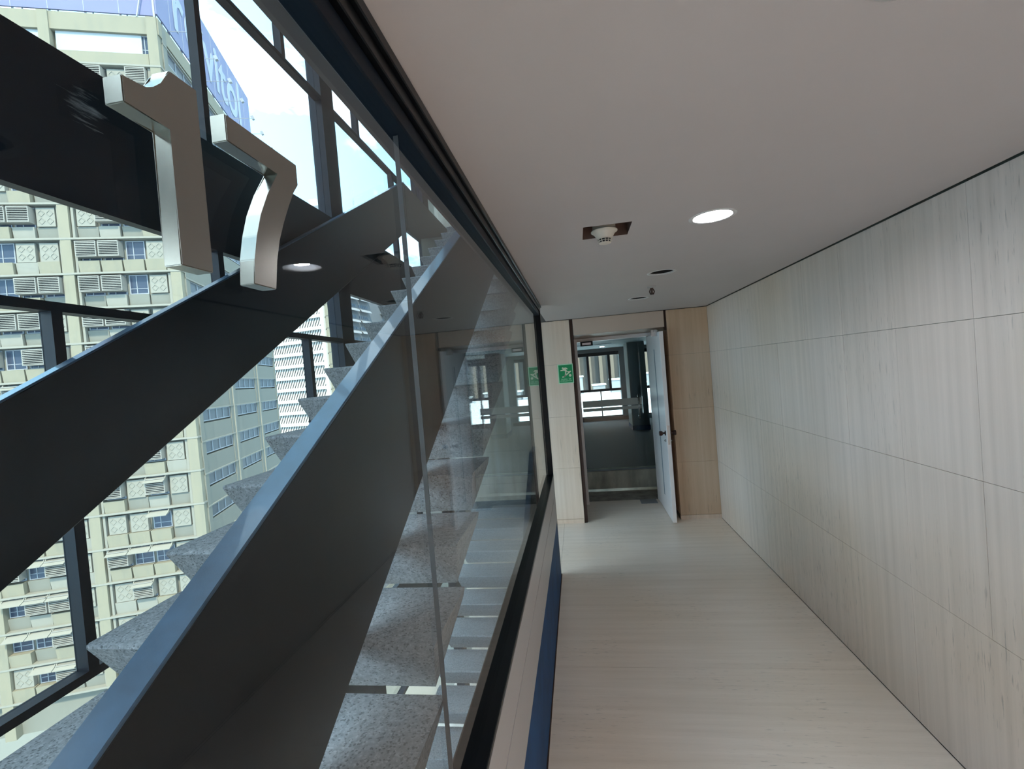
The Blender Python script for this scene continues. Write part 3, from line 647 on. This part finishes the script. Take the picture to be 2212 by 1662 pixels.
# rooftop billboards (they stand on the roof: things of their own)
rot_b = ob.rotation_euler.z
def billboard(label, pos, rz, w, h, body, size, off, sx):
    r = empty('billboard', pos, rz); tag(r, label, 'billboard', None)
    MB().box(0, w, -.12, .0, .35, h).build('sign_panel', M['bill'], r)
    fm = MB()
    n = int(w / 2.4)
    for i in range(n + 1):
        x = w * i / n
        fm.box(x - .05, x + .05, -.28, -.13, 0, h + .15).hexa([(x - .04, -1.6, 0), (x + .04, -1.6, 0), (x + .04, -1.5, 0), (x - .04, -1.5, 0), (x - .04, -.3, h * .8), (x + .04, -.3, h * .8), (x + .04, -.2, h * .8), (x - .04, -.2, h * .8)])
    fm.box(0, w, -.24, -.16, h + .05, h + .15).build('support_frame', M['metal_grey'], r)
    rl = MB().tube((0, -.5, h + .55), (w, -.5, h + .55), .03, 6)
    for i in range(2 * n + 1): x = w * i / (2 * n); rl.tube((x, -.5, h - .2), (x, -.5, h + .55), .025, 6)
    rl.build('top_rail', M['metal_grey'], r)
    seam = MB()
    for i in range(1, n): seam.box(w * i / n - .02, w * i / n + .02, 0, .012, .35, h)
    seam.build('panel_seam', M['metal_grey'], r)
    if body: text('lettering', body, size, M['bill_txt'], r, Matrix.Translation((off, .03, h * .52)) @ Matrix.Rotation(R(180), 4, 'Z') @ Matrix.Rotation(R(90), 4, 'X'), .04, sx, 1.0, .10)
    return r
_bA = world_on(ob, (.35, -.25, TOP)); _bB = world_on(ob, (-.02, -24.2, TOP))
billboard('lavender rooftop billboard over the louvred front, nearly blank', _bA, rot_b, 23.5, 7.6, 'F', 5.5, 2.6, 1.0)
bB = billboard('lavender rooftop billboard on the side of the office block, pale lettering', _bB, rot_b + R(90), 24.2, 7.5, 'relvitol', 7.6, 12.4, .82)
for i in range(7):
    x = 24.2 - 2.0 - i * 3.55 if i < 6 else .2
    p = bB.matrix_basis @ Vector((x, 0, .3)); r = empty('floodlight', p, rot_b + R(90))
    tag(r, 'small floodlight on a thin arm before the lavender lettering, %s from the free end' % ('first', 'second', 'third', 'fourth', 'fifth', 'sixth', 'seventh')[i], 'floodlight', 'floodlights along the lettered billboard')
    MB().tube((0, 0, 0), (0, 2.6, .1), .03, 6).build('arm', M['bframe'], r)
    MB().hexa([(-.16, 2.5, -.1), (.16, 2.5, -.1), (.24, 2.35, .25), (-.24, 2.35, .25), (-.16, 2.75, 0), (.16, 2.75, 0), (.24, 2.65, .35), (-.24, 2.65, .35)]).build('lamp_head', M['metal_grey'], r)

# ================================================================== FURTHER BUILDINGS
# white lattice block
DX = lambda ang, d: (math.sin(R(ang)) * d, math.cos(R(ang)) * d)
lat = empty('lattice_building', (-53.3, 97, H), R(-10 + 180)); tag(lat, 'white block screened by rows of diagonal lattice, behind the office block', 'building')
# local x leftwards, +y faces the camera
box('wall', M['white_bld'], 3.0, 34, -8, -.14, -40, 34, lat)
FLR = 2.72
z = -38.0; ban = 0
while z < 32:
    box('floor_band', M['white_bld'], 2.6, 34, -.5, .25, z, z + .72, lat)
    dl_ = MB(); n = 44
    for i in range(n):
        x = 2.8 + i * .72
        dl_.hexa([(x, -.12, z + .74), (x + .11, -.12, z + .74), (x + .11, .0, z + .74), (x, .0, z + .74), (x - .95, -.12, z + FLR - .04), (x - .84, -.12, z + FLR - .04), (x - .84, .0, z + FLR - .04), (x - .95, .0, z + FLR - .04)])
    tag(dl_.build('diagonal_lattice', M['lattice'], lat), kind='stuff')
    z += FLR
box('corner_pier', M['white_bld'], 2.0, 2.9, -1, .5, -40, 34, lat)
box('end_wall', M['white_bld'], -.3, 2.0, -6, -.3, -40, 34, lat)
z = -38.0
while z < 32: box('cream_panel', M['cream_bld'], -.1, 1.85, -.3, -.05, z + .12, z + FLR - .05, lat); z += FLR
# white block with curved canopies
wc = empty('canopy_building', (-62, 120, H), R(84)); tag(wc, 'pale grey block with rows of curved white canopies, glimpsed above the treads', 'building')
box('wall', M['canopy_wall'], 0, 60, 0, 10, -61, 30, wc)
can = MB().prism([(0, -.1, .0), (0, -.5, -.05), (0, -1.0, -.35), (0, -1.25, -.9), (0, -1.15, -.9), (0, -.9, -.42), (0, -.45, -.18), (0, -.1, -.15)], (5.4, 0, 0)).build('canopy', M['canopy'], wc, False, (0, 0, -500))
wr_ = MB()
for j in range(5): wr_.box(.3 + j * 1.0, 1.05 + j * 1.0, -.08, .02, .5, 1.25)
wrow = wr_.build('window_row', M['bwin'], wc, False, (0, 0, -500))
fi = True
for k in range(-3, 9):
    for c in range(9):
        if c % 3 == 2: continue
        loc = (c * 6.2 + .3, 0, k * 3.2)
        if fi: can.location = loc; wrow.location = loc; fi = False
        else: inst(can, wc, loc); inst(wrow, wc, loc)
# distant slab and mast
fa = empty('distant_tower', (-112, 200, H - 60)); tag(fa, 'small pale tower on the skyline above the dark spandrel', 'building')
MB().box(-3.4, 3.4, -3, 3, 0, 143.5).build('wall', M['grey_bld'], fa); MB().box(-3, .5, -2, 2, 143.5, 147).build('roof_plant', M['white_bld'], fa)
ms = empty('radio_mast', (-104, 220, H - 60)); tag(ms, 'thin lattice radio mast against the sky', 'mast')
mm = MB()
for i in range(3):
    a = 2 * math.pi * i / 3; mm.tube((2.4 * math.cos(a), 2.4 * math.sin(a), 0), (.4 * math.cos(a), .4 * math.sin(a), 154), .12, 5, .08)
mm.tube((0, 0, 154), (0, 0, 162), .09, 5)
mm.build('mast_legs', M['metal_grey'], ms)
br_ = MB()
for i in range(24):
    zz_ = 84 + i * 2.9; r_ = 1.4 - i * .04
    for j in range(3):
        a, b = 2 * math.pi * j / 3, 2 * math.pi * (j + 1) / 3; br_.tube((r_ * math.cos(a), r_ * math.sin(a), zz_), (r_ * math.cos(b), r_ * math.sin(b), zz_ + 2.6), .06, 4)
tag(br_.build('cross_bracing', M['metal_grey'], ms), kind='stuff')
for i in range(4): MB().box(.3, 1.9, -.2, .2, 130 + i * 5, 131.2 + i * 5).build('dish', M['metal_grey'], ms)
# beyond the office window
tw = empty('fin_tower', (4, 62, H - 40)); tag(tw, 'brown tower with pale vertical fins seen through the office window', 'building')
MB().box(-5.5, 12.4, 0, 12, 0, 90).build('wall', M['brown_bld'], tw)
fb_ = MB().box(0, .42, -.9, 0, 0, 90).build('fin', M['fin'], tw, False, (-5.5, 0, 0))
for i in range(1, 13): inst(fb_, tw, (-5.5 + i * 1.45, 0, 0))
ct = empty('tan_block', (-7.2, 58, H - 40)); tag(ct, 'tan apartment block left of the brown tower, seen through the office window', 'building')
MB().box(-8, 5.2, 0, 9, 0, 80).build('wall', M['fin'], ct)
for k in range(16):
    for j in range(3): box('window', M['bwin2'], -2.4 + j * 2.4, -1.0 + j * 2.4, -.08, .1, 24 + k * 3, 25.5 + k * 3, ct)
gb = empty('glass_block', (22, 66, H - 40)); tag(gb, 'pale blue-grey block right of the brown tower, seen through the office window', 'building')
MB().box(-5, 30, -6, 8, 0, 85).build('wall', M['cream_bld'], gb)
for k in range(22):
    for j in range(6): box('window', M['bwin2'], -4.2 + j * 3.2, -2.2 + j * 3.2, -6.1, -5.9, 20 + k * 2.8, 22 + k * 2.8, gb)
rf = MB().box(-3, 34, 14.5, 50, H - 3.0, H - 2.5).build('roof_terrace', M['roof']); struct(rf, 'sunlit white roof below the office window', 'roof')
rg = random.Random(5)
ORD = ('first', 'second', 'third', 'fourth', 'fifth', 'sixth', 'seventh', 'eighth', 'ninth')
for i in range(9):
    x, y = -3.2 + i * 1.7 + rg.uniform(-.4, .4), 46 + rg.uniform(-3, 2); h = rg.uniform(.5, 1.7)
    r = empty('roof_plant', (x, y, H - 2.5)); tag(r, 'small white plant box on the roof terrace before the brown tower, %s from the left' % ORD[i], 'plant box', 'white boxes on the roof terrace')
    MB().box(-.6, .6, -.8, .8, 0, h).build('housing', M['grey_bld'], r); MB().box(-.7, .7, -.9, .9, h, h + .12).build('lid', M['white_bld'], r)
gd = MB().box(-250, 120, 10, 330, H - 62, H - 60).box(-250, -6, -120, 10, H - 62, H - 60).build('ground', M['conc2']); struct(gd, 'street level far below', 'ground')
